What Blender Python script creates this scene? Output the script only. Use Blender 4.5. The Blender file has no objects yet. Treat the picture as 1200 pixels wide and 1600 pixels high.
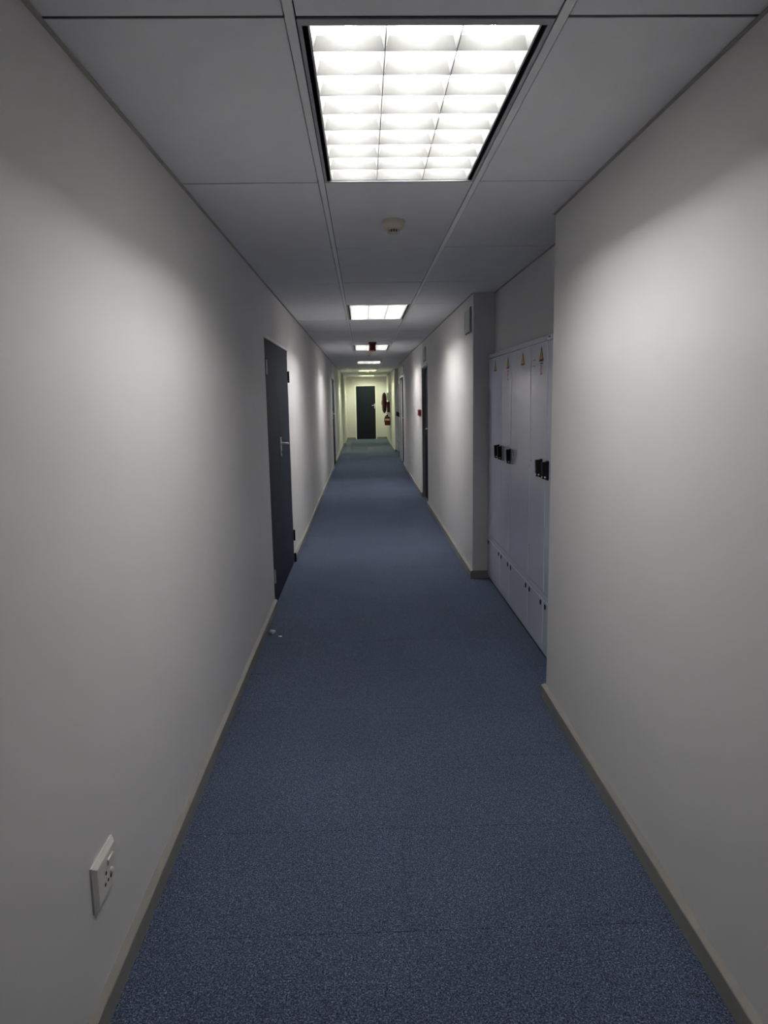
import bpy, bmesh, math, random
from mathutils import Matrix, Vector

random.seed(7)
SC = bpy.context.scene
COL = SC.collection

# ------------------------------------------------------------------ camera
CAM_H = 1.5287
F_PX = 1106.7
cam_data = bpy.data.cameras.new('camera')
cam_data.sensor_fit = 'HORIZONTAL'
cam_data.sensor_width = 36.0
cam_data.lens = F_PX / 1200.0 * 36.0
cam_data.clip_start = 0.02
cam_data.clip_end = 200
cam = bpy.data.objects.new('camera', cam_data)
COL.objects.link(cam)
_r = Vector((0.99942602, -0.02943441, -0.0167704))
_u = Vector((0.02121603, 0.15789886, 0.98722734))
_f = Vector((0.02641043, 0.9870165, -0.15843271))
cam.matrix_world = Matrix(((_r.x, _u.x, -_f.x, 0), (_r.y, _u.y, -_f.y, 0), (_r.z, _u.z, -_f.z, CAM_H), (0, 0, 0, 1)))
SC.camera = cam

# ------------------------------------------------------------------ world, exposure
w = bpy.data.worlds.new('world')
SC.world = w
w.use_nodes = True
w.node_tree.nodes['Background'].inputs[0].default_value = (0.02, 0.02, 0.022, 1)
w.node_tree.nodes['Background'].inputs[1].default_value = 0.2
SC.view_settings.view_transform = 'Standard'
SC.view_settings.look = 'None'
SC.view_settings.exposure = 0.17
SC.view_settings.gamma = 1.0
SC.view_settings.use_curve_mapping = False
SC.cycles.max_bounces = 8
SC.cycles.diffuse_bounces = 5
SC.cycles.caustics_reflective = False
SC.cycles.caustics_refractive = False

TUBE_POWER = 128.0           # emission of the fluorescent tubes along the corridor
TUBE_DULL = 80.0             # weaker emission for the fitting nearest the viewer
TUBE_AGED = 160.0            # the tinted tubes at the far end
TUBE_WHITE = (1.0, 0.982, 0.972)
TUBE_GREEN = (0.94, 1.0, 0.65)

# ------------------------------------------------------------------ main sizes (metres)
XL, XR = -0.6863, 0.9053      # corridor wall faces
HC = 2.3527                   # ceiling
XA, XB = -0.1418, 0.4582      # ceiling runners
Y0 = 1.7033                   # start of the first light
ROW = 1.2
YB = -3.2967                  # wall behind the camera
YE = 27.25                    # end wall
XREC = 1.08                   # wall above the cabinets
XCAB = 1.03                   # cabinet fronts
REC_A, REC_B = 3.41, 5.87
REC2_A, REC2_B = 17.75, 20.4

# ------------------------------------------------------------------ materials
def new_mat(name):
    m = bpy.data.materials.new(name)
    m.use_nodes = True
    nt = m.node_tree
    return m, nt, nt.nodes['Principled BSDF']

def mat(name, col, rough=0.5, metal=0.0, noise=0.0, nscale=30.0, bump=0.0, bscale=200.0, spec=0.5):
    m, nt, b = new_mat(name)
    b.inputs['Roughness'].default_value = rough
    b.inputs['Metallic'].default_value = metal
    b.inputs['Specular IOR Level'].default_value = spec
    tc = nt.nodes.new('ShaderNodeTexCoord')
    n = nt.nodes.new('ShaderNodeTexNoise')
    n.inputs['Scale'].default_value = nscale
    n.inputs['Detail'].default_value = 4
    nt.links.new(tc.outputs['Object'], n.inputs['Vector'])
    cr = nt.nodes.new('ShaderNodeValToRGB')
    a = max(noise, 0.01)
    cr.color_ramp.elements[0].position = 0.3
    cr.color_ramp.elements[1].position = 0.7
    cr.color_ramp.elements[0].color = tuple(c * (1 - a) for c in col) + (1,)
    cr.color_ramp.elements[1].color = tuple(min(1, c * (1 + a)) for c in col) + (1,)
    nt.links.new(n.outputs['Fac'], cr.inputs['Fac'])
    nt.links.new(cr.outputs['Color'], b.inputs['Base Color'])
    if bump > 0:
        n2 = nt.nodes.new('ShaderNodeTexNoise')
        n2.inputs['Scale'].default_value = bscale
        n2.inputs['Detail'].default_value = 3
        nt.links.new(tc.outputs['Object'], n2.inputs['Vector'])
        bp = nt.nodes.new('ShaderNodeBump')
        bp.inputs['Strength'].default_value = bump
        bp.inputs['Distance'].default_value = 0.002
        nt.links.new(n2.outputs['Fac'], bp.inputs['Height'])
        nt.links.new(bp.outputs['Normal'], b.inputs['Normal'])
    return m

def emit(name, col, strength):
    m, nt, b = new_mat(name)
    b.inputs['Base Color'].default_value = (0.8, 0.8, 0.8, 1)
    b.inputs['Emission Color'].default_value = tuple(col) + (1,)
    b.inputs['Emission Strength'].default_value = strength
    return m

def carpet_mat():
    m, nt, b = new_mat('blue_loop_carpet')
    L = nt.links.new
    geo = nt.nodes.new('ShaderNodeNewGeometry')
    n1 = nt.nodes.new('ShaderNodeTexNoise'); n1.inputs['Scale'].default_value = 210; n1.inputs['Detail'].default_value = 3; n1.inputs['Roughness'].default_value = 0.75
    n2 = nt.nodes.new('ShaderNodeTexNoise'); n2.inputs['Scale'].default_value = 1.4; n2.inputs['Detail'].default_value = 5
    n3 = nt.nodes.new('ShaderNodeTexVoronoi'); n3.inputs['Scale'].default_value = 190
    n4 = nt.nodes.new('ShaderNodeTexNoise'); n4.inputs['Scale'].default_value = 60; n4.inputs['Detail'].default_value = 3
    for n in (n1, n2, n3, n4):
        L(geo.outputs['Position'], n.inputs['Vector'])
    cr = nt.nodes.new('ShaderNodeValToRGB')
    e = cr.color_ramp.elements
    e[0].position = 0.34; e[0].color = (0.004, 0.007, 0.015, 1)
    e[1].position = 0.70; e[1].color = (0.275, 0.32, 0.38, 1)
    k = e.new(0.455); k.color = (0.0285, 0.0425, 0.077, 1)
    k = e.new(0.555); k.color = (0.083, 0.109, 0.174, 1)
    L(n1.outputs['Fac'], cr.inputs['Fac'])
    # some loops are grey or brown-black yarn
    vr = nt.nodes.new('ShaderNodeValToRGB')
    ve = vr.color_ramp.elements
    ve[0].position = 0.0; ve[0].color = (0.55, 0.5, 0.46, 1)
    ve[1].position = 0.25; ve[1].color = (1, 1, 1, 1)
    k = ve.new(0.85); k.color = (1, 1, 1, 1)
    k = ve.new(0.97); k.color = (1.5, 1.45, 1.3, 1)
    sep = nt.nodes.new('ShaderNodeSeparateColor')
    L(n3.outputs['Color'], sep.inputs[0]); L(sep.outputs[0], vr.inputs['Fac'])
    mx = nt.nodes.new('ShaderNodeMix'); mx.data_type = 'RGBA'; mx.blend_type = 'MULTIPLY'; mx.inputs[0].default_value = 1
    L(cr.outputs['Color'], mx.inputs[6]); L(vr.outputs['Color'], mx.inputs[7])
    # worn lighter/darker areas plus tile to tile tone
    oi = nt.nodes.new('ShaderNodeObjectInfo')
    mr = nt.nodes.new('ShaderNodeMapRange'); mr.inputs['To Min'].default_value = 0.97; mr.inputs['To Max'].default_value = 1.03
    L(oi.outputs['Random'], mr.inputs['Value'])
    m2 = nt.nodes.new('ShaderNodeMapRange'); m2.inputs['From Min'].default_value = 0.3; m2.inputs['From Max'].default_value = 0.7; m2.inputs['To Min'].default_value = 0.9; m2.inputs['To Max'].default_value = 1.1
    L(n2.outputs['Fac'], m2.inputs['Value'])
    m4 = nt.nodes.new('ShaderNodeMapRange'); m4.inputs['From Min'].default_value = 0.3; m4.inputs['From Max'].default_value = 0.7; m4.inputs['To Min'].default_value = 0.82; m4.inputs['To Max'].default_value = 1.18
    L(n4.outputs['Fac'], m4.inputs['Value'])
    mul = nt.nodes.new('ShaderNodeMath'); mul.operation = 'MULTIPLY'
    L(mr.outputs[0], mul.inputs[0]); L(m2.outputs[0], mul.inputs[1])
    mul2 = nt.nodes.new('ShaderNodeMath'); mul2.operation = 'MULTIPLY'
    L(mul.outputs[0], mul2.inputs[0]); L(m4.outputs[0], mul2.inputs[1])
    sc = nt.nodes.new('ShaderNodeVectorMath'); sc.operation = 'SCALE'
    L(mx.outputs[2], sc.inputs[0]); L(mul2.outputs[0], sc.inputs['Scale'])
    L(sc.outputs[0], b.inputs['Base Color'])
    b.inputs['Roughness'].default_value = 0.95
    b.inputs['Specular IOR Level'].default_value = 0.1
    b.inputs['Sheen Weight'].default_value = 0.3
    b.inputs['Sheen Roughness'].default_value = 0.5
    b.inputs['Sheen Tint'].default_value = (0.48, 0.62, 0.82, 1)
    bp = nt.nodes.new('ShaderNodeBump'); bp.inputs['Strength'].default_value = 0.5; bp.inputs['Distance'].default_value = 0.003
    L(n1.outputs['Fac'], bp.inputs['Height']); L(bp.outputs['Normal'], b.inputs['Normal'])
    return m

M = {
    'wall': mat('white_wall_paint', (0.71, 0.695, 0.685), 0.6, noise=0.015, nscale=3, bump=0.06, bscale=90, spec=0.3),
    'tile': mat('ceiling_tile_board', (0.83, 0.835, 0.86), 0.85, noise=0.02, nscale=6, bump=0.12, bscale=260, spec=0.2),
    'runner': mat('ceiling_runner_metal', (0.86, 0.87, 0.88), 0.35, noise=0.04, nscale=5),
    'angle': mat('wall_angle_metal', (0.42, 0.41, 0.37), 0.5, noise=0.1, nscale=8),
    'tee': mat('dark_cross_tee', (0.05, 0.05, 0.05), 0.7),
    'plenum': mat('plenum_board', (0.08, 0.08, 0.08), 0.9),
    'carpet': carpet_mat(),
    'screed': mat('floor_screed', (0.03, 0.035, 0.05), 0.95),
    'skirt': mat('taupe_skirting_paint', (0.235, 0.225, 0.205), 0.45, noise=0.06, nscale=7),
    'door': mat('navy_door_paint', (0.021, 0.026, 0.039), 0.6, noise=0.05, nscale=4, spec=0.08),
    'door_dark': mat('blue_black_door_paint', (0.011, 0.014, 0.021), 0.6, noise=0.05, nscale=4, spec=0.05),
    'frame_white': mat('pale_frame_paint', (0.88, 0.88, 0.86), 0.5),
    'frame_grey': mat('grey_frame_paint', (0.24, 0.245, 0.24), 0.5),
    'steel': mat('brushed_steel', (0.75, 0.76, 0.77), 0.3, metal=0.5),
    'dull_steel': mat('dull_steel', (0.45, 0.45, 0.46), 0.4, metal=0.4),
    'black': mat('black_plastic', (0.008, 0.008, 0.009), 0.5, spec=0.2),
    'dark': mat('dark_shadow_gap', (0.015, 0.015, 0.016), 0.8),
    'cab': mat('lavender_grey_cabinet_paint', (0.69, 0.71, 0.83), 0.12, noise=0.02, nscale=2),
    'cab_edge': mat('cabinet_edge_paint', (0.78, 0.79, 0.84), 0.35),
    'plinth': mat('cabinet_plinth', (0.05, 0.052, 0.06), 0.6),
    'slab_grey': mat('grey_slab', (0.30, 0.31, 0.33), 0.35),
    'lock_dot': mat('lock_core_metal', (0.75, 0.75, 0.74), 0.3),
    'cream': mat('cream_plastic', (0.62, 0.58, 0.47), 0.4),
    'white_pl': mat('white_plastic', (0.74, 0.72, 0.66), 0.35),
    'vent': mat('pale_green_grey_plastic', (0.56, 0.60, 0.57), 0.45),
    'vent_rim': mat('vent_rim_dark', (0.09, 0.09, 0.085), 0.5),
    'red': mat('red_paint', (0.12, 0.006, 0.008), 0.4),
    'red_hose': mat('dark_red_rubber', (0.075, 0.005, 0.006), 0.5),
    'call_red': mat('call_point_red', (0.30, 0.015, 0.03), 0.4),
    'yellow': mat('warning_yellow', (0.55, 0.38, 0.03), 0.7, spec=0.1),
    'label_cream': mat('aged_label', (0.48, 0.46, 0.34), 0.6),
    'pinkish': mat('faded_red_print', (0.55, 0.17, 0.18), 0.8, spec=0.1),
    'pale_label': mat('pale_print', (0.60, 0.46, 0.44), 0.6),
    'lum_body': mat('luminaire_white_enamel', (0.42, 0.42, 0.43), 0.4),
    'lum_rim': mat('luminaire_grey_rim', (0.40, 0.40, 0.42), 0.4),
    'lum_gap': mat('luminaire_dark_gap', (0.05, 0.05, 0.07), 0.6),
    'blade': mat('satin_aluminium_louvre', (0.22, 0.22, 0.215), 0.45, noise=0.05, nscale=40),
    'tray': mat('reflector_tray_enamel', (0.75, 0.75, 0.73), 0.6),
    'tube': emit('fluorescent_tube_white', TUBE_WHITE, TUBE_POWER),
    'tube_dull': emit('fluorescent_tube_dull', TUBE_WHITE, TUBE_DULL),
    'tube_green': emit('fluorescent_tube_aged', TUBE_GREEN, TUBE_AGED),
    'foil': mat('crumpled_foil', (0.55, 0.56, 0.55), 0.3, metal=0.8, noise=0.3, nscale=200),
}

# ------------------------------------------------------------------ mesh helpers
class MB:
    """collects shapes (world coordinates) that become one mesh object"""
    def __init__(s):
        s.bm = bmesh.new()
    def box(s, x0, x1, y0, y1, z0, z1, bevel=0.0, seg=1):
        t = bmesh.new()
        vs = [t.verts.new((x, y, z)) for x in (x0, x1) for y in (y0, y1) for z in (z0, z1)]
        for f in ((0, 1, 3, 2), (4, 6, 7, 5), (0, 4, 5, 1), (2, 3, 7, 6), (0, 2, 6, 4), (1, 5, 7, 3)):
            t.faces.new([vs[i] for i in f])
        bmesh.ops.recalc_face_normals(t, faces=t.faces[:])
        if bevel > 0:
            bmesh.ops.bevel(t, geom=t.edges[:], offset=bevel, segments=seg, profile=0.6, affect='EDGES')
        s.merge(t)
        return s
    def merge(s, t):
        me = bpy.data.meshes.new('tmp'); t.to_mesh(me); t.free()
        s.bm.from_mesh(me); bpy.data.meshes.remove(me)
    def prism(s, pts, axis, a, b):
        """polygon pts (2D) extruded along axis from a to b; 2D axes are the other two in x,y,z order"""
        def P(p, t):
            return {'x': (t, p[0], p[1]), 'y': (p[0], t, p[1]), 'z': (p[0], p[1], t)}[axis]
        t = bmesh.new()
        A = [t.verts.new(P(p, a)) for p in pts]; B = [t.verts.new(P(p, b)) for p in pts]
        n = len(pts)
        t.faces.new(A); t.faces.new(B[::-1])
        for i in range(n):
            j = (i + 1) % n
            t.faces.new((A[i], B[i], B[j], A[j]))
        bmesh.ops.recalc_face_normals(t, faces=t.faces[:])
        s.merge(t)
        return s
    def lathe(s, prof, c, axis='z', n=28):
        """prof: (radius, height) list; revolved about axis through c"""
        t = bmesh.new(); rings = []
        for r, h in prof:
            ring = []
            for i in range(n):
                a = 2 * math.pi * i / n; u, v = r * math.cos(a), r * math.sin(a)
                p = {'z': (u, v, h), 'x': (h, u, v), 'y': (u, h, v)}[axis]
                ring.append(t.verts.new((c[0] + p[0], c[1] + p[1], c[2] + p[2])))
            rings.append(ring)
        for k in range(len(rings) - 1):
            for i in range(n):
                j = (i + 1) % n
                t.faces.new((rings[k][i], rings[k][j], rings[k + 1][j], rings[k + 1][i]))
        t.faces.new(rings[0]); t.faces.new(rings[-1])
        bmesh.ops.recalc_face_normals(t, faces=t.faces[:])
        s.merge(t)
        return s
    def cyl(s, c, axis, r, h0, h1, n=16):
        return s.lathe([(r, h0), (r, h1)], c, axis, n)
    def tube(s, pts, rad, n=8):
        t = bmesh.new(); rings = []
        pts = [Vector(p) for p in pts]
        for i, p in enumerate(pts):
            d = (pts[min(i + 1, len(pts) - 1)] - pts[max(i - 1, 0)]).normalized()
            a = d.orthogonal().normalized() if abs(d.z) > 0.9 else d.cross(Vector((0, 0, 1))).normalized()
            b = d.cross(a)
            r = rad[i] if isinstance(rad, (list, tuple)) else rad
            rings.append([t.verts.new(p + (a * math.cos(2 * math.pi * k / n) + b * math.sin(2 * math.pi * k / n)) * r) for k in range(n)])
        for k in range(len(rings) - 1):
            for i in range(n):
                j = (i + 1) % n
                t.faces.new((rings[k][i], rings[k][j], rings[k + 1][j], rings[k + 1][i]))
        t.faces.new(rings[0]); t.faces.new(rings[-1])
        bmesh.ops.recalc_face_normals(t, faces=t.faces[:])
        s.merge(t)
        return s
    def ring(s, c, axis, r0, r1, h0, h1, n=24):
        t = bmesh.new(); rs = []
        for r, h in ((r0, h0), (r1, h0), (r1, h1), (r0, h1)):
            row = []
            for i in range(n):
                a = 2 * math.pi * i / n; u, v = r * math.cos(a), r * math.sin(a)
                p = {'z': (u, v, h), 'x': (h, u, v), 'y': (u, h, v)}[axis]
                row.append(t.verts.new((c[0] + p[0], c[1] + p[1], c[2] + p[2])))
            rs.append(row)
        for k in range(4):
            A, B = rs[k], rs[(k + 1) % 4]
            for i in range(n):
                j = (i + 1) % n
                t.faces.new((A[i], A[j], B[j], B[i]))
        bmesh.ops.recalc_face_normals(t, faces=t.faces[:])
        s.merge(t)
        return s
    def obj(s, name, m, parent=None, smooth=False, origin=None):
        me = bpy.data.meshes.new(name)
        off = Vector(origin) if origin is not None else (wloc(parent) if parent is not None else Vector((0, 0, 0)))
        bmesh.ops.translate(s.bm, verts=s.bm.verts[:], vec=-off)
        s.bm.to_mesh(me); s.bm.free()
        me.materials.append(M[m])
        if smooth:
            for p in me.polygons:
                p.use_smooth = True
            try:
                me.set_sharp_from_angle(angle=math.radians(35))
            except Exception:
                pass
        o = bpy.data.objects.new(name, me)
        COL.objects.link(o)
        if parent is not None:
            o.parent = parent
            o.location = off - wloc(parent)
        else:
            o.location = off
        return o

def wloc(o):
    v = Vector((0, 0, 0))
    while o is not None:
        v = v + Vector(o.location); o = o.parent
    return v

def thing(name, label, cat, loc, group=None, kind=None):
    o = bpy.data.objects.new(name, None)
    o.empty_display_size = 0.05
    o.location = loc
    COL.objects.link(o)
    return tag(o, label, cat, group, kind)

def tag(o, label, cat, group=None, kind=None):
    o['label'] = label; o['category'] = cat
    if group: o['group'] = group
    if kind: o['kind'] = kind
    return o

def copy_tree(o, parent=None):
    c = o.copy(); COL.objects.link(c); c.parent = parent
    for ch in list(o.children):
        copy_tree(ch, c)
    return c

def bx(name, m, parent, x0, x1, y0, y1, z0, z1, bevel=0.0, seg=1, origin=None):
    return MB().box(x0, x1, y0, y1, z0, z1, bevel, seg).obj(name, m, parent, origin=origin)

# ------------------------------------------------------------------ walls
WT = HC + 0.30               # wall top, above the suspended ceiling
DL = (5.125, 6.625, 1.985)   # double door on the left
DL2 = (15.86, 17.08, 1.99)   # second left door
DR1 = (10.0, 10.95, 1.985)
DR2 = (16.05, 17.5, 2.01)
DE = (-0.268, 0.482, 2.01)   # door in the end wall

wl = MB()
for a, b in ((YB, DL[0]), (DL[1], DL2[0]), (DL2[1], YE)):
    wl.box(XL - 0.15, XL, a, b, 0, WT)
for d in (DL, DL2):
    wl.box(XL - 0.15, XL, d[0], d[1], d[2], WT)
wl.box(XL, XL + 0.055, 23.9, YE, 0, HC - 0.001)
tag(wl.obj('wall_left', 'wall'), 'long white left corridor wall with two dark doors', 'wall', kind='structure')

wr = MB()
XO = 1.62
wr.box(XR, XO, YB, REC_A, 0, WT)
wr.box(XREC, XO, REC_A, REC_B, 1.872, WT)
wr.box(1.5, XO, REC_A, REC_B, 0, 1.872)
for a, b in ((REC_B, DR1[0]), (DR1[1], DR2[0]), (DR2[1], REC2_A), (REC2_B, YE)):
    wr.box(XR, XO, a, b, 0, WT)
for d in (DR1, DR2):
    wr.box(XR, XO, d[0], d[1], d[2], WT)
    wr.box(XR + 0.14, XO, d[0], d[1], 0, d[2])
wr.box(1.01, XO, REC2_A, REC2_B, 1.93, WT)
wr.box(1.5, XO, REC2_A, REC2_B, 0, 1.93)
tag(wr.obj('wall_right', 'wall'), 'white right corridor wall with cabinet recesses and doorways', 'wall', kind='structure')

we = MB()
we.box(XL - 0.15, DE[0], YE, YE + 0.15, 0, WT).box(DE[1], XO, YE, YE + 0.15, 0, WT).box(DE[0], DE[1], YE, YE + 0.15, DE[2], WT)
tag(we.obj('wall_back', 'wall'), 'end wall of the corridor around the far navy door', 'wall', kind='structure')
tag(MB().box(XL - 0.15, XO, YB - 0.15, YB, 0, WT).obj('wall_front', 'wall'), 'white corridor wall behind the viewer', 'wall', kind='structure')

# ------------------------------------------------------------------ floor and carpet tiles
floor = tag(MB().box(XL - 0.15, XO, YB - 0.15, YE + 0.15, -0.06, -0.007).obj('floor', 'screed'),
            'blue speckled carpet tile floor running down the corridor', 'floor', kind='structure')
SEAM = 1.835
tile_cache = {}
def carpet_tile(x0, x1, y0, y1):
    g = 0.00025
    key = (round(x1 - x0, 3), round(y1 - y0, 3))
    cx, cy = (x0 + x1) / 2, (y0 + y1) / 2
    if key in tile_cache:
        o = tile_cache[key].copy(); COL.objects.link(o)
    else:
        o = bx('carpet_tile', 'carpet', None, x0 + g, x1 - g, y0 + g, y1 - g, -0.0065, 0.0, 0.0012, origin=(cx, cy, 0))
        tile_cache[key] = o
    o.parent = floor
    o.location = (cx, cy, random.uniform(-0.0004, 0.0))
ys = []
k0 = math.floor((YB - SEAM) / 0.5)
y = SEAM + 0.5 * k0
while y < YE:
    ys.append((max(y, YB), min(y + 0.5, YE))); y += 0.5
XT = [XL, -0.398, 0.102, 0.602, XR]
for a, b in ys:
    if b - a < 0.02: continue
    for i in range(4):
        carpet_tile(XT[i], XT[i + 1], a, b)
# strips of carpet that run into the recesses and doorways
for ra, rb, xx in ((REC_A, REC_B, 1.10), (REC2_A, REC2_B, 1.05), (DR1[0], DR1[1], XR + 0.14), (DR2[0], DR2[1], XR + 0.14)):
    for a, b in ys:
        a2, b2 = max(a, ra), min(b, rb)
        if b2 - a2 > 0.02:
            carpet_tile(XR, xx, a2, b2)

# ------------------------------------------------------------------ ceiling
ceiling = tag(MB().box(XL - 0.15, XO, YB - 0.15, YE + 0.15, HC + 0.30, HC + 0.36).obj('ceiling', 'plenum'),
              'suspended ceiling of grey tiles in a metal grid', 'ceiling', kind='structure')
LIGHT_ROWS = (0, 4, 8, 12, 16, 20)
ct_cache = {}
def ceiling_tile(x0, x1, y0, y1):
    g = 0.0016
    key = (round(x1 - x0, 3), round(y1 - y0, 3))
    cx, cy = (x0 + x1) / 2, (y0 + y1) / 2
    if key in ct_cache:
        o = ct_cache[key].copy(); COL.objects.link(o)
    else:
        o = bx('ceiling_tile', 'tile', None, x0 + g, x1 - g, y0 + 0.0048, y1 - 0.0048, HC, HC + 0.015, 0.0008, origin=(cx, cy, HC))
        ct_cache[key] = o
    o.parent = ceiling
    o.location = (cx, cy, HC + random.uniform(0.0, 0.0012))
    o.rotation_euler = (random.uniform(-0.0012, 0.0012), random.uniform(-0.001, 0.001), 0)
def l_tile(x0, x1, x2, y0, y1, c, d):
    gx, gy = 0.0016, 0.0048
    pts = [(x0 + gx, y0 + gy)]
    if c > y0: pts += [(x1 - gx, y0 + gy), (x1 - gx, c + gx), (x2 - gx, c + gx)]
    else: pts += [(x2 - gx, y0 + gy)]
    if d < y1: pts += [(x2 - gx, d - gx), (x1 - gx, d - gx), (x1 - gx, y1 - gy)]
    else: pts += [(x2 - gx, y1 - gy)]
    pts += [(x0 + gx, y1 - gy)]
    MB().prism(pts, 'z', HC + 0.0005, HC + 0.015).obj('ceiling_tile', 'tile', ceiling)
hw = 0.012
kmin = math.floor((YB - Y0) / ROW); kmax = math.ceil((YE - Y0) / ROW)
for k in range(kmin, kmax):
    a, b = max(Y0 + k * ROW, YB), min(Y0 + (k + 1) * ROW, YE)
    if b - a < 0.03: continue
    ceiling_tile(XL + 0.004, XA - hw, a, b)
    if k not in LIGHT_ROWS:
        ceiling_tile(XA + hw, XB - hw, a, b)
    xo = XR - 0.004
    # beside a recess the tile is cut to an L so that it runs on to the set-back wall
    for ra, rb, xd in ((REC_A, REC_B, XREC - 0.004), (REC2_A, REC2_B, 1.006)):
        c, d = max(a, ra), min(b, rb)
        if d - c > 0.03:
            l_tile(XB + hw, xo, xd, a, b, c, d)
            break
    else:
        ceiling_tile(XB + hw, xo, a, b)
for k in range(kmin, kmax + 1):
    yy = Y0 + k * ROW
    if YB + 0.05 < yy < YE - 0.05:
        xe = XREC if REC_A < yy < REC_B else XR
        for a, b in ((XL + 0.002, XA - hw), (XA + hw, XB - hw), (XB + hw, xe - 0.002)):
            bx('cross_tee', 'tee', ceiling, a, b, yy - 0.0047, yy + 0.0047, HC + 0.0025, HC + 0.012)
for x in (XA, XB):
    MB().box(x - hw + 0.0012, x + hw - 0.0012, YB, YE, HC - 0.0015, HC + 0.001).box(x - 0.001, x + 0.001, YB, YE, HC + 0.001, HC + 0.04).obj('main_runner', 'runner', ceiling)
def angle(name, x, y0, y1, sgn):
    """L shaped wall angle: flange under the tiles and a leg on the wall"""
    MB().box(min(x, x + sgn * 0.013), max(x, x + sgn * 0.013), y0, y1, HC - 0.0035, HC - 0.0015).obj(name, 'angle', ceiling)
angle('wall_angle', XL, YB, 23.9, 1)
angle('wall_angle', XL + 0.055, 23.9, YE, 1)
for a, b in ((YB, REC_A), (REC_B, REC2_A), (REC2_B, YE)):
    angle('wall_angle', XR, a, b, -1)
angle('wall_angle', XREC, REC_A, REC_B, -1)

# ------------------------------------------------------------------ baseboards
BH, BT = 0.064, 0.021
def skirt_x(mb, x, sgn, y0, y1):
    """skirting along Y on the wall at x; sgn = direction into the corridor"""
    pts = [(x, 0.0), (x + sgn * BT, 0.0), (x + sgn * BT, BH - 0.004), (x + sgn * (BT - 0.002), BH - 0.001), (x, BH + 0.006)]
    mb.prism(pts, 'y', y0, y1)
bl = MB()
for a, b in ((YB, DL[0] - 0.004), (DL[1] + 0.03, DL2[0] - 0.02), (DL2[1] + 0.02, 23.9)):
    skirt_x(bl, XL, 1, a, b)
skirt_x(bl, XL + 0.055, 1, 23.9 - BT, YE)
bl.box(XL, XL + 0.055, 23.9 - BT, 23.9, 0, BH)
tag(bl.obj('baseboard_left', 'skirt'), 'taupe skirting along the foot of the left wall', 'skirting', kind='structure')
br = MB()
for a, b in ((YB, REC_A + BT), (REC_B - BT, DR1[0]), (DR1[1], DR2[0]), (DR2[1], REC2_A + BT), (REC2_B - BT, YE)):
    skirt_x(br, XR, -1, a, b)
br.box(XR, XCAB + 0.035, REC_B - BT, REC_B, 0, BH)
br.box(XR, XREC - 0.06, REC_A, REC_A + BT, 0, BH)
br.box(XR, 0.968, REC2_B - BT, REC2_B, 0, BH)
tag(br.obj('baseboard_right', 'skirt'), 'taupe skirting along the foot of the right wall', 'skirting', kind='structure')
bb = MB()
bb.box(XL + 0.055 + BT, DE[0] - 0.03, YE - BT, YE, 0, BH + 0.01).box(DE[1] + 0.03, XR - BT, YE - BT, YE, 0, BH + 0.01)
tag(bb.obj('baseboard_back', 'skirt'), 'dark skirting at the foot of the end wall', 'skirting', kind='structure')

# ------------------------------------------------------------------ doors
def lever_handle(parent, x, y, z, sgn, ydir, plate_h=0.15):
    """plate on a wall-parallel leaf at x facing sgn; lever points to ydir"""
    pl = MB().box(min(x, x + sgn * 0.010), max(x, x + sgn * 0.010), y - 0.019, y + 0.019, z - plate_h * 0.68, z + plate_h * 0.45, 0.003, 2).obj('handle_plate', 'steel', parent)
    zz = z + 0.012
    MB().tube([(x + sgn * 0.008, y, zz), (x + sgn * 0.045, y, zz), (x + sgn * 0.055, y + ydir * 0.012, zz), (x + sgn * 0.057, y + ydir * 0.06, zz - 0.004), (x + sgn * 0.054, y + ydir * 0.125, zz - 0.010)],
              [0.010, 0.009, 0.009, 0.0095, 0.008], 10).obj('lever', 'steel', parent, smooth=True)
    MB().cyl((x + sgn * 0.010, y, z - plate_h * 0.42), 'x', 0.008, -0.001, 0.002, 12).obj('keyhole', 'black', parent)
def hinge(parent, x, y, z, sgn, m, r=0.009):
    h = MB()
    for k in range(5):
        h.cyl((x + sgn * (r - 0.001), y, z - 0.05 + 0.0205 * k), 'z', r, 0.0, 0.0195, 10)
    h.obj('hinge', m, parent, smooth=True)

# door 1: double door flush in the left wall
d1 = thing('door_1', 'dark navy double door with steel lever handle in the left wall', 'door', (XL, (DL[0] + DL[1]) / 2, 0), kind='structure')
ym = 5.80
bx('door_leaf', 'door', d1, XL - 0.043, XL - 0.001, DL[0] + 0.006, ym - 0.0004, 0.006, DL[2] - 0.02, 0.001)
far_leaf = bx('door_leaf', 'door', d1, XL - 0.043, XL - 0.001, ym + 0.0004, DL[1] - 0.006, 0.006, DL[2] - 0.02, 0.001)
bx('frame_head', 'frame_white', d1, XL - 0.10, XL + 0.010, DL[0] - 0.004, DL[1] + 0.004, DL[2] - 0.019, DL[2] - 0.0002, 0.001)
bx('frame_jamb', 'door', d1, XL - 0.10, XL - 0.004, DL[0] + 0.0003, DL[0] + 0.005, 0, DL[2] - 0.018)
bx('frame_jamb', 'door', d1, XL - 0.10, XL - 0.004, DL[1] - 0.005, DL[1] - 0.0003, 0, DL[2] - 0.018)
bx('door_backing', 'door', d1, XL - 0.149, XL - 0.102, DL[0] + 0.0003, DL[1] - 0.0003, 0, DL[2] - 0.001)
lever_handle(far_leaf, XL - 0.001, 5.862, 1.165, 1, 1, 0.14)
for z in (1.76, 0.235):
    hinge(d1, XL - 0.002, DL[0] + 0.012, z, 1, 'dull_steel')
for z in (1.735, 0.26):
    hinge(d1, XL + 0.001, DL[1] + 0.002, z, 1, 'black', 0.009)  # far hinges coloured black so they read as unlit silhouettes
bx('frame_foot', 'black', d1, XL + 0.0005, XL + 0.019, DL[1] + 0.001, DL[1] + 0.03, 0.0005, 0.085, 0.001)

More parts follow.
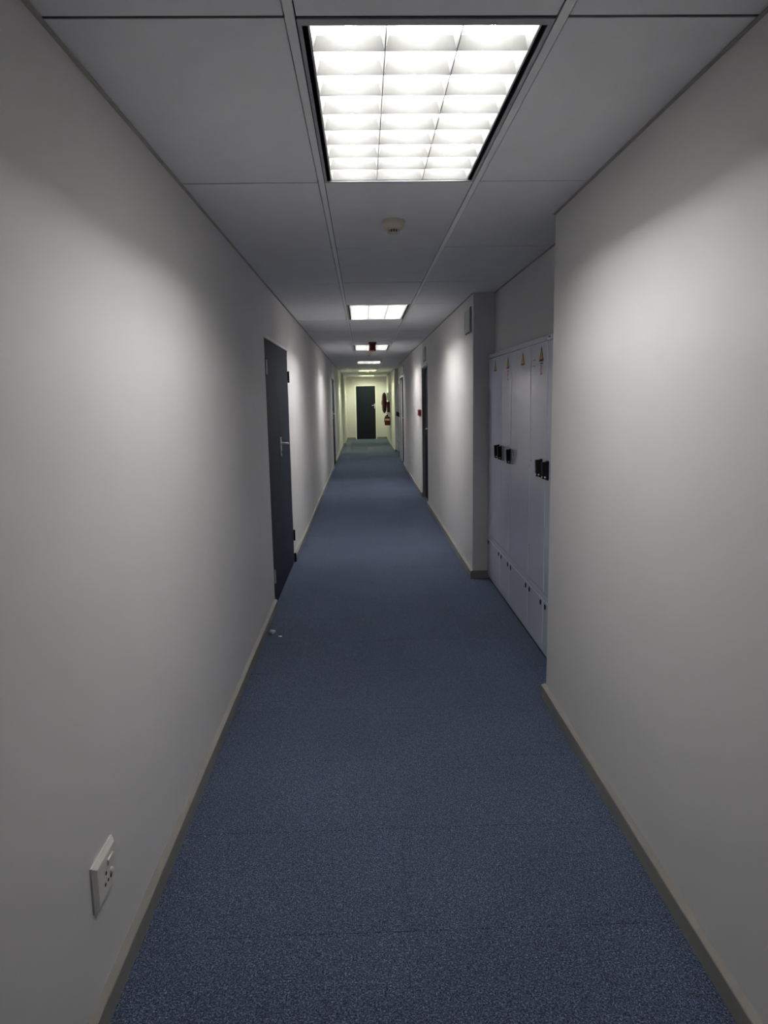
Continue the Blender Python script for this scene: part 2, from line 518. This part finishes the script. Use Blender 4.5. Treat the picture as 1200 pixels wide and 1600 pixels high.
# door 2: further along the left wall
d2 = thing('door_2', 'narrow looking dark door further along the left wall', 'door', (XL, (DL2[0] + DL2[1]) / 2, 0), kind='structure')
lf = bx('door_leaf', 'door', d2, XL - 0.043, XL - 0.002, DL2[0] + 0.02, DL2[1] - 0.02, 0.006, DL2[2] - 0.02, 0.001)
bx('frame_head', 'frame_grey', d2, XL - 0.10, XL + 0.006, DL2[0] - 0.01, DL2[1] + 0.01, DL2[2] - 0.018, DL2[2] - 0.0002)
bx('frame_jamb', 'frame_white', d2, XL - 0.10, XL + 0.006, DL2[0] - 0.018, DL2[0] + 0.018, 0, DL2[2] - 0.018)
bx('frame_jamb', 'door', d2, XL - 0.10, XL + 0.006, DL2[1] - 0.018, DL2[1] + 0.03, 0, DL2[2] - 0.018)
bx('door_backing', 'door', d2, XL - 0.149, XL - 0.102, DL2[0] + 0.0003, DL2[1] - 0.0003, 0, DL2[2] - 0.001)
bx('transom_panel', 'wall', d2, XL, XL + 0.006, DL2[0] + 0.05, DL2[1] + 0.01, DL2[2] + 0.01, HC - 0.02, 0.001)
lever_handle(lf, XL - 0.002, 16.12, 1.19, 1, 1)

# door 3: end wall
d3 = thing('door_3', 'navy door with steel lever closing the far end of the corridor', 'door', ((DE[0] + DE[1]) / 2, YE, 0), kind='structure')
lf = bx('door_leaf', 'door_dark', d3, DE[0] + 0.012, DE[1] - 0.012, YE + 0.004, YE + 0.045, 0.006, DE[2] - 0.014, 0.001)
for a, b in ((DE[0] - 0.03, DE[0] + 0.01), (DE[1] - 0.01, DE[1] + 0.03)):
    bx('frame_jamb', 'frame_white', d3, a, b, YE - 0.006, YE + 0.003, 0, DE[2] + 0.02)
bx('frame_head', 'frame_white', d3, DE[0] - 0.03, DE[1] + 0.03, YE - 0.006, YE + 0.003, DE[2] - 0.01, DE[2] + 0.03)
bx('door_backing', 'door', d3, DE[0] + 0.0003, DE[1] - 0.0003, YE + 0.06, YE + 0.149, 0, DE[2] - 0.0003)
bx('handle_plate', 'steel', lf, 0.425, 0.46, YE - 0.008, YE + 0.004, 1.15, 1.335, 0.003)
MB().tube([(0.443, YE, 1.275), (0.443, YE - 0.045, 1.275), (0.43, YE - 0.055, 1.275), (0.335, YE - 0.055, 1.268)], 0.011, 8).obj('lever', 'steel', lf, smooth=True)

# door 4 and 5: recessed doors in the right wall
def recessed_door(name, label, d, depth, jamb_mat):
    t = thing(name, label, 'door', (XR, (d[0] + d[1]) / 2, 0), kind='structure')
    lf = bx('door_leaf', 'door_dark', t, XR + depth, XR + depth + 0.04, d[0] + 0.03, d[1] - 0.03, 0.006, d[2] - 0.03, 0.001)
    bx('frame_jamb', jamb_mat, t, XR - 0.004, XR + 0.138, d[0] + 0.0003, d[0] + 0.028, 0.0, d[2] - 0.03)
    bx('frame_jamb', jamb_mat, t, XR - 0.004, XR + 0.138, d[1] - 0.028, d[1] - 0.0003, 0.0, d[2] - 0.03)
    bx('frame_head', 'frame_grey', t, XR - 0.002, XR + 0.138, d[0] + 0.0003, d[1] - 0.0003, d[2] - 0.029, d[2] - 0.0003)
    bx('frame_lip', 'frame_white', t, XR - 0.016, XR - 0.0003, d[0] - 0.03, d[1] + 0.03, d[2] - 0.012, d[2] + 0.014)
    lever_handle(lf, XR + depth, d[0] + 0.12, 1.08, -1, 1)
    return t
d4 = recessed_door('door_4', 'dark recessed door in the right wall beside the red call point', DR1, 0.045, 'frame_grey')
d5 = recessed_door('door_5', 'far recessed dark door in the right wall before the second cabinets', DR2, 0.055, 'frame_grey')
bx('frame_bead', 'frame_white', d5, XR + 0.028, XR + 0.046, DR2[1] - 0.045, DR2[1] - 0.0285, 0.0, DR2[2] - 0.03)

# ------------------------------------------------------------------ ceiling lights
def build_light(tube_mat):
    cx, cy = (XA + XB) / 2, 0.6
    W, L = 0.568, 1.188                                # body opening
    z = HC
    t = bpy.data.objects.new('ceiling_light', None); t.empty_display_size = 0.05
    t.location = (cx, cy, z); COL.objects.link(t)
    x0, x1, y0, y1 = cx - W / 2, cx + W / 2, cy - L / 2, cy + L / 2
    # housing: closed tray above the ceiling
    h = MB()
    h.box(x0 - 0.001, x1 + 0.001, y0, y1, z + 0.11, z + 0.115)
    h.box(x0 - 0.001, x0 + 0.001, y0, y1, z + 0.003, z + 0.11).box(x1 - 0.001, x1 + 0.001, y0, y1, z + 0.003, z + 0.11)
    h.box(x0 + 0.001, x1 - 0.001, y0, y0 + 0.002, z + 0.003, z + 0.11).box(x0 + 0.001, x1 - 0.001, y1 - 0.002, y1, z + 0.003, z + 0.11)
    h.obj('housing', 'lum_gap', t)
    # visible rim
    r = MB()
    r.box(x0 - 0.002, x0 + 0.007, y0 - 0.003, y1 + 0.003, z - 0.002, z + 0.002).box(x1 - 0.007, x1 + 0.002, y0 - 0.003, y1 + 0.003, z - 0.002, z + 0.002)
    r.box(x0 + 0.007, x1 - 0.007, y0 - 0.003, y0 + 0.024, z - 0.002, z + 0.002).box(x0 + 0.007, x1 - 0.007, y1 - 0.012, y1 + 0.003, z - 0.002, z + 0.002)
    r.obj('rim', 'lum_rim', t)
    lx0, lx1, ly0, ly1 = x0 + 0.023, x1 - 0.023, y0 + 0.026, y1 - 0.014
    zb, zt, zc_ = z + 0.003, z + 0.056, z + 0.035
    cw = (lx1 - lx0) / 3; cl = (ly1 - ly0) / 9
    # reflector tray behind the tubes, with sides down to the louvre
    tr = MB()
    tr.box(lx0 - 0.002, lx1 + 0.002, ly0 - 0.002, ly1 + 0.002, z + 0.098, z + 0.100)
    tr.box(lx0 - 0.003, lx0 - 0.001, ly0, ly1, zb, z + 0.098).box(lx1 + 0.001, lx1 + 0.003, ly0, ly1, zb, z + 0.098)
    tr.box(lx0 - 0.003, lx1 + 0.003, ly0 - 0.003, ly0 - 0.001, zb, z + 0.098).box(lx0 - 0.003, lx1 + 0.003, ly1 + 0.001, ly1 + 0.003, zb, z + 0.098)
    tr.obj('reflector_tray', 'tray', t)
    for c in range(3):
        xc = lx0 + (c + 0.5) * cw
        MB().cyl((xc, 0, z + 0.061), 'y', 0.007, ly0 + 0.006, ly1 - 0.006, 12).obj('fluorescent_tube', tube_mat, t, smooth=True)
    # long V blades between the tubes and half blades at the sides
    for c in range(4):
        xc = lx0 + c * cw
        if c == 0: pts = [(xc, zb), (xc + 0.0015, zb), (xc + 0.016, zt), (xc, zt)]
        elif c == 3: pts = [(xc - 0.0015, zb), (xc, zb), (xc, zt), (xc - 0.016, zt)]
        else: pts = [(xc - 0.0012, zb), (xc + 0.0012, zb), (xc + 0.015, zt), (xc - 0.015, zt)]
        MB().prism(pts, 'y', ly0, ly1).obj('long_blade', 'blade', t)
        if c in (1, 2):
            MB().box(xc - 0.0007, xc + 0.0007, ly0, ly1, zb - 0.0006, zb + 0.0001).obj('blade_seam', 'lum_gap', t)
    for k in range(10):
        yc = ly0 + k * cl
        if k == 0: pts = [(yc, zb), (yc + 0.001, zb), (yc + 0.008, zc_), (yc, zc_)]
        elif k == 9: pts = [(yc - 0.001, zb), (yc, zb), (yc, zc_), (yc - 0.008, zc_)]
        else: pts = [(yc - 0.001, zb), (yc + 0.001, zb), (yc + 0.008, zc_), (yc - 0.008, zc_)]
        MB().prism(pts, 'x', lx0 + 0.001, lx1 - 0.001).obj('cross_blade', 'blade', t)
    return t
proto_w = build_light('tube')
proto_d = build_light('tube_dull')
proto_g = build_light('tube_green')
LIGHT_LABEL = {
    0: 'large recessed louvred ceiling light nearest the viewer, its grid clearly seen',
    4: 'second lit louvred ceiling light along the corridor, ahead of the red sounder',
    8: 'lit ceiling light partly hidden behind the red ceiling sounder',
    12: 'fourth lit ceiling light, a thin white bar just beyond the sounder',
    16: 'yellow-green tinted ceiling light, second from the end door',
    20: 'last yellow-green ceiling light, right in front of the end wall',
}
used = set()
for k in LIGHT_ROWS:
    p = proto_g if k >= 16 else (proto_d if k <= 0 else proto_w)
    o = p if p.name not in used else copy_tree(p)
    used.add(p.name)
    o.location = ((XA + XB) / 2, Y0 + ROW * k + 0.6, HC)
    tag(o, LIGHT_LABEL[k], 'light', 'louvred lights in the corridor ceiling')

# ------------------------------------------------------------------ smoke detectors
def smoke(loc, label):
    x, y, z = loc
    t = thing('smoke_detector', label, 'smoke detector', loc, 'ceiling smoke detectors')
    MB().lathe([(0.052, 0.0), (0.054, -0.004), (0.054, -0.016), (0.050, -0.019)], loc, n=32).obj('base', 'cream', t, smooth=True)
    MB().lathe([(0.050, -0.0185), (0.049, -0.030), (0.044, -0.038), (0.030, -0.041)], loc, n=32).obj('body', 'cream', t, smooth=True)
    MB().cyl((x, y, z), 'z', 0.020, -0.053, -0.040, 16).obj('sensor_core', 'vent_rim', t)
    for k in range(14):
        a = 2 * math.pi * k / 14
        px, py = x + 0.027 * math.cos(a), y + 0.027 * math.sin(a)
        bx('cage_rib', 'cream', t, px - 0.002, px + 0.002, py - 0.002, py + 0.002, z - 0.056, z - 0.040)
    MB().lathe([(0.030, -0.0555), (0.029, -0.058), (0.012, -0.059)], loc, n=24).obj('cap', 'cream', t, smooth=True)
    MB().cyl((x + 0.036, y - 0.028, z), 'z', 0.005, -0.043, -0.036, 10).obj('indicator_lamp', 'white_pl', t)
    return t
CEIL = HC - 0.0002
smoke((0.162, 3.50, CEIL), 'cream smoke detector on the ceiling just beyond the nearest light')
smoke((0.125, 13.2, CEIL), 'small cream smoke detector seen below the red ceiling sounder')
smoke((0.16, 21.5, CEIL), 'tiny smoke detector between the two yellow-green lights')

# red ceiling sounder
sx, sy = 0.156, 10.75
t = thing('alarm_sounder', 'dark red alarm sounder hanging from the ceiling before the third light', 'alarm', (sx, sy, HC - 0.0018))
c = (sx, sy, HC - 0.0018)
MB().lathe([(0.060, 0.0), (0.060, -0.020), (0.054, -0.028)], c, n=24).obj('base', 'red', t, smooth=True)
MB().lathe([(0.054, -0.028), (0.049, -0.055), (0.048, -0.075), (0.053, -0.105), (0.058, -0.118)], c, n=24).obj('horn', 'red', t, smooth=True)
MB().lathe([(0.058, -0.118), (0.052, -0.128), (0.030, -0.132)], c, n=24).obj('diffuser', 'pinkish', t, smooth=True)

# ------------------------------------------------------------------ plates high on the right wall
def wall_plate(y0, y1, z0, z1, label):
    x = XR
    t = thing('wall_vent', label, 'vent', (x, (y0 + y1) / 2, z0), 'vent covers high on the right wall')
    bx('rim', 'vent_rim', t, x - 0.004, x - 0.0001, y0, y1, z0, z1, 0.001)
    bx('cover', 'vent', t, x - 0.014, x - 0.004, y0 + 0.022, y1 - 0.008, z0 + 0.012, z1 - 0.006, 0.003)
    n = 5
    for i in range(n):
        yy = y0 + 0.03 + (y1 - y0 - 0.06) * i / (n - 1)
        bx('rib', 'vent', t, x - 0.016, x - 0.0141, yy - 0.006, yy + 0.006, z0 + 0.03, z1 - 0.02, 0.0008)
    return t
wall_plate(5.97, 6.30, 2.055, 2.262, 'pale ribbed vent cover beside the pillar next to the grey cabinets')
wall_plate(10.22, 10.62, 2.045, 2.245, 'vent cover directly above the recessed door by the red call point')
wall_plate(15.75, 16.60, 2.055, 2.235, 'far vent cover above the second recessed door')

# call point and far socket on the right wall
t = thing('call_point', 'small red fire call point on the right wall by the recessed door', 'call point', (XR, 11.22, 1.245))
bx('back_box', 'call_red', t, XR - 0.036, XR - 0.0001, 11.12, 11.32, 1.252, 1.345, 0.003)
bx('front_plate', 'call_red', t, XR - 0.046, XR - 0.0361, 11.125, 11.315, 1.256, 1.341, 0.003)
bx('break_glass', 'pale_label', t, XR - 0.048, XR - 0.0461, 11.17, 11.27, 1.275, 1.325, 0.0005)
bx('bottom_rim', 'pale_label', t, XR - 0.030, XR - 0.0001, 11.13, 11.31, 1.238, 1.2515, 0.002)

def socket(x, y, z, sgn, wy, hz, label, m='white_pl'):
    """switched socket plate on a wall at x, facing sgn"""
    t = thing('wall_socket', label, 'socket', (x, y, z - hz / 2))
    bx('back_plate', m, t, min(x, x + sgn * 0.006), max(x, x + sgn * 0.006), y - wy / 2, y + wy / 2, z - hz / 2, z + hz / 2, 0.002, 2)
    # raised face with sloping edges
    a = MB(); tb = bmesh.new()
    e, q, d = 0.002, 0.012, 0.008
    lo = [(x + sgn * 0.006, y + sy_ * (wy / 2 - e), z + sz * (hz / 2 - e)) for sy_, sz in ((-1, -1), (1, -1), (1, 1), (-1, 1))]
    hi = [(x + sgn * (0.006 + d), y + sy_ * (wy / 2 - q), z + sz * (hz / 2 - q)) for sy_, sz in ((-1, -1), (1, -1), (1, 1), (-1, 1))]
    A = [tb.verts.new(p) for p in lo]; B = [tb.verts.new(p) for p in hi]
    tb.faces.new(A); tb.faces.new(B)
    for i in range(4):
        tb.faces.new((A[i], A[(i + 1) % 4], B[(i + 1) % 4], B[i]))
    bmesh.ops.recalc_face_normals(tb, faces=tb.faces[:])
    bmesh.ops.bevel(tb, geom=tb.edges[:], offset=0.002, segments=2, profile=0.6, affect='EDGES')
    a.merge(tb); a.obj('face_plate', m, t)
    return t, x + sgn * (0.006 + d)
t, xf = socket(XL, 1.648, 0.352, 1, 0.142, 0.124, 'white switched wall socket low on the left wall near the viewer')
bx('switch_recess', 'vent_rim', t, xf - 0.0005, xf + 0.0003, 1.650, 1.692, 0.371, 0.3735)
bx('switch_rocker', 'white_pl', t, xf - 0.0005, xf + 0.0035, 1.652, 1.690, 0.3740, 0.3860, 0.001)
MB().lathe([(0.0085, -0.001), (0.0085, 0.004), (0.006, 0.0055)], (xf, 1.672, 0.344), 'x', 16).obj('indicator_button', 'white_pl', t, smooth=True)
for yy, zz, rr in ((1.640, 0.358, 0.0055), (1.668, 0.332, 0.0055), (1.650, 0.333, 0.0045), (1.630, 0.333, 0.0050)):
    MB().cyl((xf, yy, zz), 'x', rr, -0.0006, 0.0003, 14).obj('pin_hole', 'black', t)
t, xf = socket(XR, 13.48, 0.32, -1, 0.14, 0.10, 'tiny white wall socket low on the right wall beyond the recessed door')
for yy in (13.45, 13.50):
    MB().cyl((xf, yy, 0.315), 'x', 0.005, -0.0003, 0.0006, 10).obj('pin_hole', 'black', t)

# ------------------------------------------------------------------ grey electrical cabinets
DOOR_T, DOOR_B = 1.824, 0.392
PAN_T, PAN_B = 0.352, 0.075
CAB_T, CAB_B = 1.862, 0.028
LEV_Z = 1.113
def warning_triangle(parent, y, z0, z1, half):
    """yellow triangle with black border and bolt, printed on a door at XCAB"""
    x = XCAB
    MB().prism([(y - half, z0), (y + half, z0), (y, z1)], 'x', x - 0.0008, x - 0.0001).obj('warning_sticker', 'black', parent)
    zc = z0 + (z1 - z0) * 0.36; s = 0.62
    MB().prism([(y - half * s, zc + (z0 - zc) * s), (y + half * s, zc + (z0 - zc) * s), (y, zc + (z1 - zc) * s)], 'x', x - 0.0013, x - 0.0008).obj('warning_field', 'yellow', parent)
    h = z1 - z0
    MB().prism([(y + 0.003, z0 + 0.58 * h), (y - 0.006, z0 + 0.36 * h), (y - 0.001, z0 + 0.36 * h), (y - 0.003, z0 + 0.15 * h), (y + 0.007, z0 + 0.40 * h), (y + 0.001, z0 + 0.40 * h)], 'x', x - 0.0018, x - 0.0013).obj('warning_bolt', 'black', parent)
def text_row(parent, y, z, width, h, m):
    n = max(3, int(width / 0.011)); mb = MB()
    for i in range(n):
        a = y - width / 2 + width * i / n
        mb.box(XCAB - 0.0007, XCAB - 0.0001, a, a + width / n * 0.6, z, z + h)
    mb.obj('printed_line', m, parent)
def prohibition(parent, y, z, r):
    MB().ring((XCAB, y, z), 'x', r * 0.72, r, -0.0008, -0.0001, 24).obj('prohibition_ring', 'pinkish', parent)
    a = 0.707 * r * 0.85; w_ = r * 0.12
    MB().prism([(y - a - w_, z + a), (y - a + w_, z + a), (y + a + w_, z - a), (y + a - w_, z - a)], 'x', XCAB - 0.0009, XCAB - 0.0003).obj('prohibition_bar', 'pinkish', parent)
def lever_lock(parent, y, plate=None):
    """black swing lever with a light lock core at its foot"""
    x = XCAB
    h = MB(); h.box(x - 0.012, x - 0.0001, y - 0.017, y + 0.017, LEV_Z - 0.054, LEV_Z + 0.054, 0.002)
    o = h.obj('lever_lock', 'black', parent)
    MB().prism([(x - 0.034, LEV_Z - 0.046), (x - 0.012, LEV_Z - 0.050), (x - 0.012, LEV_Z + 0.050), (x - 0.038, LEV_Z + 0.048)], 'y', y - 0.014, y + 0.014).obj('lever', 'black', o)
    MB().cyl((x - 0.034, y, LEV_Z - 0.036), 'x', 0.006, -0.003, 0.004, 12).obj('lock_core', 'lock_dot', o)
    MB().cyl((x - 0.022, y - 0.0145, LEV_Z - 0.036), 'y', 0.005, -0.001, 0.0005, 12).obj('lock_core', 'lock_dot', o)
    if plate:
        bx('side_slab', 'slab_grey', o, x - 0.010, x - 0.0002, y - 0.058, y - 0.0175, LEV_Z - 0.052, LEV_Z + 0.052, 0.001)  # thin grey slab on the near side of the lever, carrying a light dot
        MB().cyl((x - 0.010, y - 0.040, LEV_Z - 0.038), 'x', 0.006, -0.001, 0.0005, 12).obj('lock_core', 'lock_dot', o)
def cabinet(label, y0, y1, doors, loc_mat='cab'):
    """doors: list of (ya, yb, lever_y or None, plate)"""
    t = thing('electrical_cabinet', label, 'cabinet', (XCAB + 0.2, (y0 + y1) / 2, 0), 'grey electrical cabinets in the near recess')
    g = 0.0015
    bx('body', 'cab', t, XCAB + 0.022, XCAB + 0.45, y0 + g, y1 - g, CAB_B, CAB_T - 0.002)
    bx('plinth', 'plinth', t, XCAB + 0.012, XCAB + 0.43, y0 + g, y1 - g, 0.0003, CAB_B)
    bx('header', 'cab', t, XCAB + 0.001, XCAB + 0.022, y0 + g, y1 - g, DOOR_T + 0.009, CAB_T, 0.001)
    bx('middle_rail', 'cab', t, XCAB + 0.003, XCAB + 0.022, y0 + g, y1 - g, PAN_T + 0.003, DOOR_B - 0.006, 0.001)
    bx('bottom_rail', 'cab', t, XCAB + 0.003, XCAB + 0.022, y0 + g, y1 - g, CAB_B, PAN_B - 0.003, 0.001)
    out = []
    for ya, yb, lv, pl in doors:
        d = bx('door', 'cab', t, XCAB, XCAB + 0.020, ya + 0.002, yb - 0.002, DOOR_B, DOOR_T, 0.0015, 2)
        bx('door_edge', 'cab_edge', d, XCAB - 0.0006, XCAB + 0.001, ya + 0.0025, ya + 0.007, DOOR_B + 0.003, DOOR_T - 0.003)
        if lv is not None:
            lever_lock(d, lv, pl)
        pn = bx('lower_panel', 'cab', t, XCAB, XCAB + 0.020, ya + 0.004, yb - 0.004, PAN_B, PAN_T, 0.0015, 2)
        bx('panel_edge', 'cab_edge', pn, XCAB - 0.0006, XCAB + 0.001, ya + 0.0045, ya + 0.009, PAN_B + 0.003, PAN_T - 0.003)
        bx('panel_edge', 'cab_edge', pn, XCAB - 0.0006, XCAB + 0.001, ya + 0.009, yb - 0.006, PAN_T - 0.006, PAN_T - 0.0015)
        for yy in (ya + 0.055, yb - 0.045):
            lk = MB().lathe([(0.016, 0.0005), (0.016, -0.003), (0.012, -0.004)], (XCAB, yy, PAN_T - 0.034), 'x', 16).obj('panel_lock', 'black', pn)
        out.append(d)
    return t, out
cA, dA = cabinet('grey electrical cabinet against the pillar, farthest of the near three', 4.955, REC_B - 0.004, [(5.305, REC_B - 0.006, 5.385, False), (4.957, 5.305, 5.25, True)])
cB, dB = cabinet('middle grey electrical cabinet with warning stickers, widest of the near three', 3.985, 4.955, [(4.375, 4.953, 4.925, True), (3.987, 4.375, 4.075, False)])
cC, dC = cabinet('grey electrical cabinet mostly hidden behind the near right wall corner', REC_A + 0.004, 3.985, [(REC_A + 0.006, 3.983, 3.93, False)])
warning_triangle(dA[0], 5.56, 1.722, 1.806, 0.050)
warning_triangle(dA[1], 5.075, 1.722, 1.806, 0.049)
warning_triangle(dB[0], 4.605, 1.722, 1.808, 0.055)
warning_triangle(dB[1], 4.128, 1.724, 1.810, 0.051)
text_row(dA[1], 5.075, 1.700, 0.06, 0.010, 'pinkish'); prohibition(dA[1], 5.075, 1.680, 0.016); text_row(dA[1], 5.075, 1.640, 0.03, 0.012, 'pinkish')
text_row(dB[0], 4.605, 1.706, 0.09, 0.006, 'pale_label')
bx('sticker_plate', 'label_cream', dB[1], XCAB - 0.0004, XCAB - 0.0001, 4.085, 4.171, 1.716, 1.7225)
text_row(dB[1], 4.128, 1.708, 0.075, 0.007, 'black'); prohibition(dB[1], 4.128, 1.680, 0.022); text_row(dB[1], 4.128, 1.648, 0.05, 0.008, 'vent_rim')
text_row(dB[1], 4.30, 1.735, 0.05, 0.007, 'pinkish'); text_row(dB[1], 4.30, 1.700, 0.05, 0.007, 'pinkish')
bx('name_strip', 'label_cream', cA, XCAB + 0.0004, XCAB + 0.0010, 4.975, 5.14, DOOR_T + 0.010, CAB_T - 0.006)
bx('hinge_bracket', 'cab_edge', cC, XCAB - 0.006, XCAB + 0.001, 3.90, 3.975, DOOR_T + 0.008, CAB_T - 0.004, 0.001)
bx('bracket_slot', 'black', cC, XCAB - 0.0068, XCAB - 0.006, 3.92, 3.955, DOOR_T + 0.018, CAB_T - 0.013)
for yy, zz in ((4.380 - 0.018, 1.135), (4.380 - 0.05, 1.133), (4.380 - 0.012, 1.098)):
    MB().cyl((XCAB, yy, zz), 'x', 0.004, -0.001, 0.0005, 10).obj('screw_hole', 'black', dB[1])
for zz in (0.60, 0.575, 0.555):
    MB().cyl((XCAB, 4.362, zz), 'x', 0.003, -0.001, 0.0005, 10).obj('screw_hole', 'black', dB[1])

# far cabinet in the second recess
XC2 = 0.972
t = thing('electrical_cabinet', 'far pale cabinet with black lever beyond the second recessed door', 'cabinet', (XC2 + 0.2, 19.07, 0))
bx('body', 'cab', t, XC2 + 0.022, 1.45, REC2_A + 0.006, REC2_B - 0.006, 0.028, 1.92)
bx('plinth', 'plinth', t, XC2 + 0.012, 1.43, REC2_A + 0.006, REC2_B - 0.006, 0.0003, 0.028)
for a, b in ((REC2_A + 0.008, 19.0), (19.0, 19.72), (19.72, REC2_B - 0.008)):
    d = bx('door', 'cab', t, XC2, XC2 + 0.020, a + 0.003, b - 0.003, 0.40, 1.90, 0.002)
    q = bx('lever_lock', 'black', d, XC2 - 0.035, XC2 - 0.0002, b - 0.12, b - 0.06, 1.03, 1.15, 0.003)
    MB().cyl((XC2 - 0.035, b - 0.09, 1.05), 'x', 0.006, -0.002, 0.001, 10).obj('lock_core', 'lock_dot', q)
    pn = bx('lower_panel', 'cab', t, XC2, XC2 + 0.020, a + 0.003, b - 0.003, 0.08, 0.36, 0.002)
    for yy in (a + 0.06, b - 0.06):
        MB().cyl((XC2, yy, 0.32), 'x', 0.016, -0.004, 0.0, 12).obj('panel_lock', 'black', pn)

# ------------------------------------------------------------------ hose reel, extinguisher and box near the end
rx, ry, rz = 0.725, 24.4, 1.375
t = thing('hose_reel', 'red fire hose reel on the right wall near the end door', 'hose reel', (XR, ry, rz))
MB().lathe([(0.16, -0.078), (0.25, -0.070), (0.305, -0.052), (0.335, -0.028), (0.343, 0.0), (0.335, 0.028), (0.305, 0.052), (0.25, 0.070), (0.16, 0.078)], (rx, ry, rz), 'x', 40).obj('reel_drum', 'red', t, smooth=True)
MB().ring((rx, ry, rz), 'x', 0.345, 0.352, -0.012, 0.012, 40).obj('rim_band', 'red_hose', t)
MB().lathe([(0.07, -0.092), (0.09, -0.078)], (rx, ry, rz), 'x', 24).obj('hub', 'red_hose', t, smooth=True)
MB().cyl((rx, ry, rz), 'x', 0.03, 0.072, XR - rx - 0.0002, 16).obj('axle', 'red', t, smooth=True)
MB().prism([(rx + 0.082, 1.05), (XR - 0.0002, 1.05), (XR - 0.0002, 1.42), (rx + 0.11, 1.42), (rx + 0.082, 1.34)], 'y', 24.15, 24.30).obj('valve_housing', 'red_hose', t)
MB().tube([(0.86, 24.1, 1.06), (0.86, 24.0, 1.0), (0.845, 23.98, 0.95)], 0.016, 8).obj('nozzle', 'white_pl', t, smooth=True)

ex, ey = 0.806, 23.95
t = thing('fire_extinguisher', 'red fire extinguisher on the wall just below the hose reel', 'fire extinguisher', (ex, ey, 0.63))
MB().lathe([(0.070, 0.0), (0.090, 0.012), (0.092, 0.03), (0.092, 0.245), (0.078, 0.275), (0.045, 0.30), (0.028, 0.305)], (ex, ey, 0.63), 'z', 28).obj('cylinder', 'red', t, smooth=True)
MB().lathe([(0.0928, 0.165), (0.0928, 0.225)], (ex, ey, 0.63), 'z', 28).obj('label_band', 'pale_label', t, smooth=True)
MB().cyl((ex, ey, 0.935), 'z', 0.024, 0.0, 0.055, 14).obj('valve', 'black', t)
MB().prism([(ex - 0.055, 0.985), (ex + 0.035, 0.975), (ex + 0.035, 0.99), (ex - 0.05, 1.005)], 'y', ey - 0.012, ey + 0.012).obj('carry_handle', 'white_pl', t)
MB().prism([(ex - 0.035, 1.02), (ex + 0.035, 1.0), (ex + 0.035, 1.015), (ex - 0.03, 1.045)], 'y', ey - 0.011, ey + 0.011).obj('squeeze_lever', 'black', t)
MB().tube([(ex - 0.024, ey, 0.96), (ex - 0.07, ey - 0.01, 0.93), (ex - 0.095, ey - 0.01, 0.86), (ex - 0.095, ey - 0.005, 0.74)], 0.011, 8).obj('hose', 'black', t, smooth=True)
bx('wall_bracket', 'dull_steel', t, ex + 0.0921, XR - 0.0002, ey - 0.02, ey + 0.02, 0.70, 0.88)
t = thing('wall_box', 'small white box on the right wall above the hose reel valve', 'box', (XR, 23.5, 1.45))
bx('body', 'vent', t, 0.79, XR - 0.0002, 23.42, 23.60, 1.46, 1.705, 0.006, 2)
bx('lid', 'white_pl', t, 0.782, 0.7899, 23.425, 23.595, 1.465, 1.70, 0.003)
bx('cable_gland', 'white_pl', t, 0.82, 0.87, 23.48, 23.54, 1.435, 1.4599, 0.004)

# ------------------------------------------------------------------ litter on the carpet
def scrap(label, x, y, r, seed, flat=0.5):
    rnd = random.Random(seed)
    b = bmesh.new()
    bmesh.ops.create_icosphere(b, subdivisions=2, radius=r)
    for v in b.verts:
        f = rnd.uniform(0.6, 1.25)
        v.co = Vector((v.co.x * f, v.co.y * f * 0.8, v.co.z * f * flat))
    zmin = min(v.co.z for v in b.verts)
    for v in b.verts:
        v.co += Vector((x, y, -zmin + 0.0002))
    mb = MB(); mb.merge(b)
    tag(mb.obj('litter_scrap', 'foil', None, origin=(x, y, 0)), label, 'litter', 'litter by the left skirting')
scrap('crumpled silvery scrap on the carpet beside the left skirting', -0.632, 4.515, 0.021, 3, 0.8)
scrap('small shiny flake on the carpet, right of the crumpled scrap', -0.574, 4.462, 0.013, 5, 0.3)
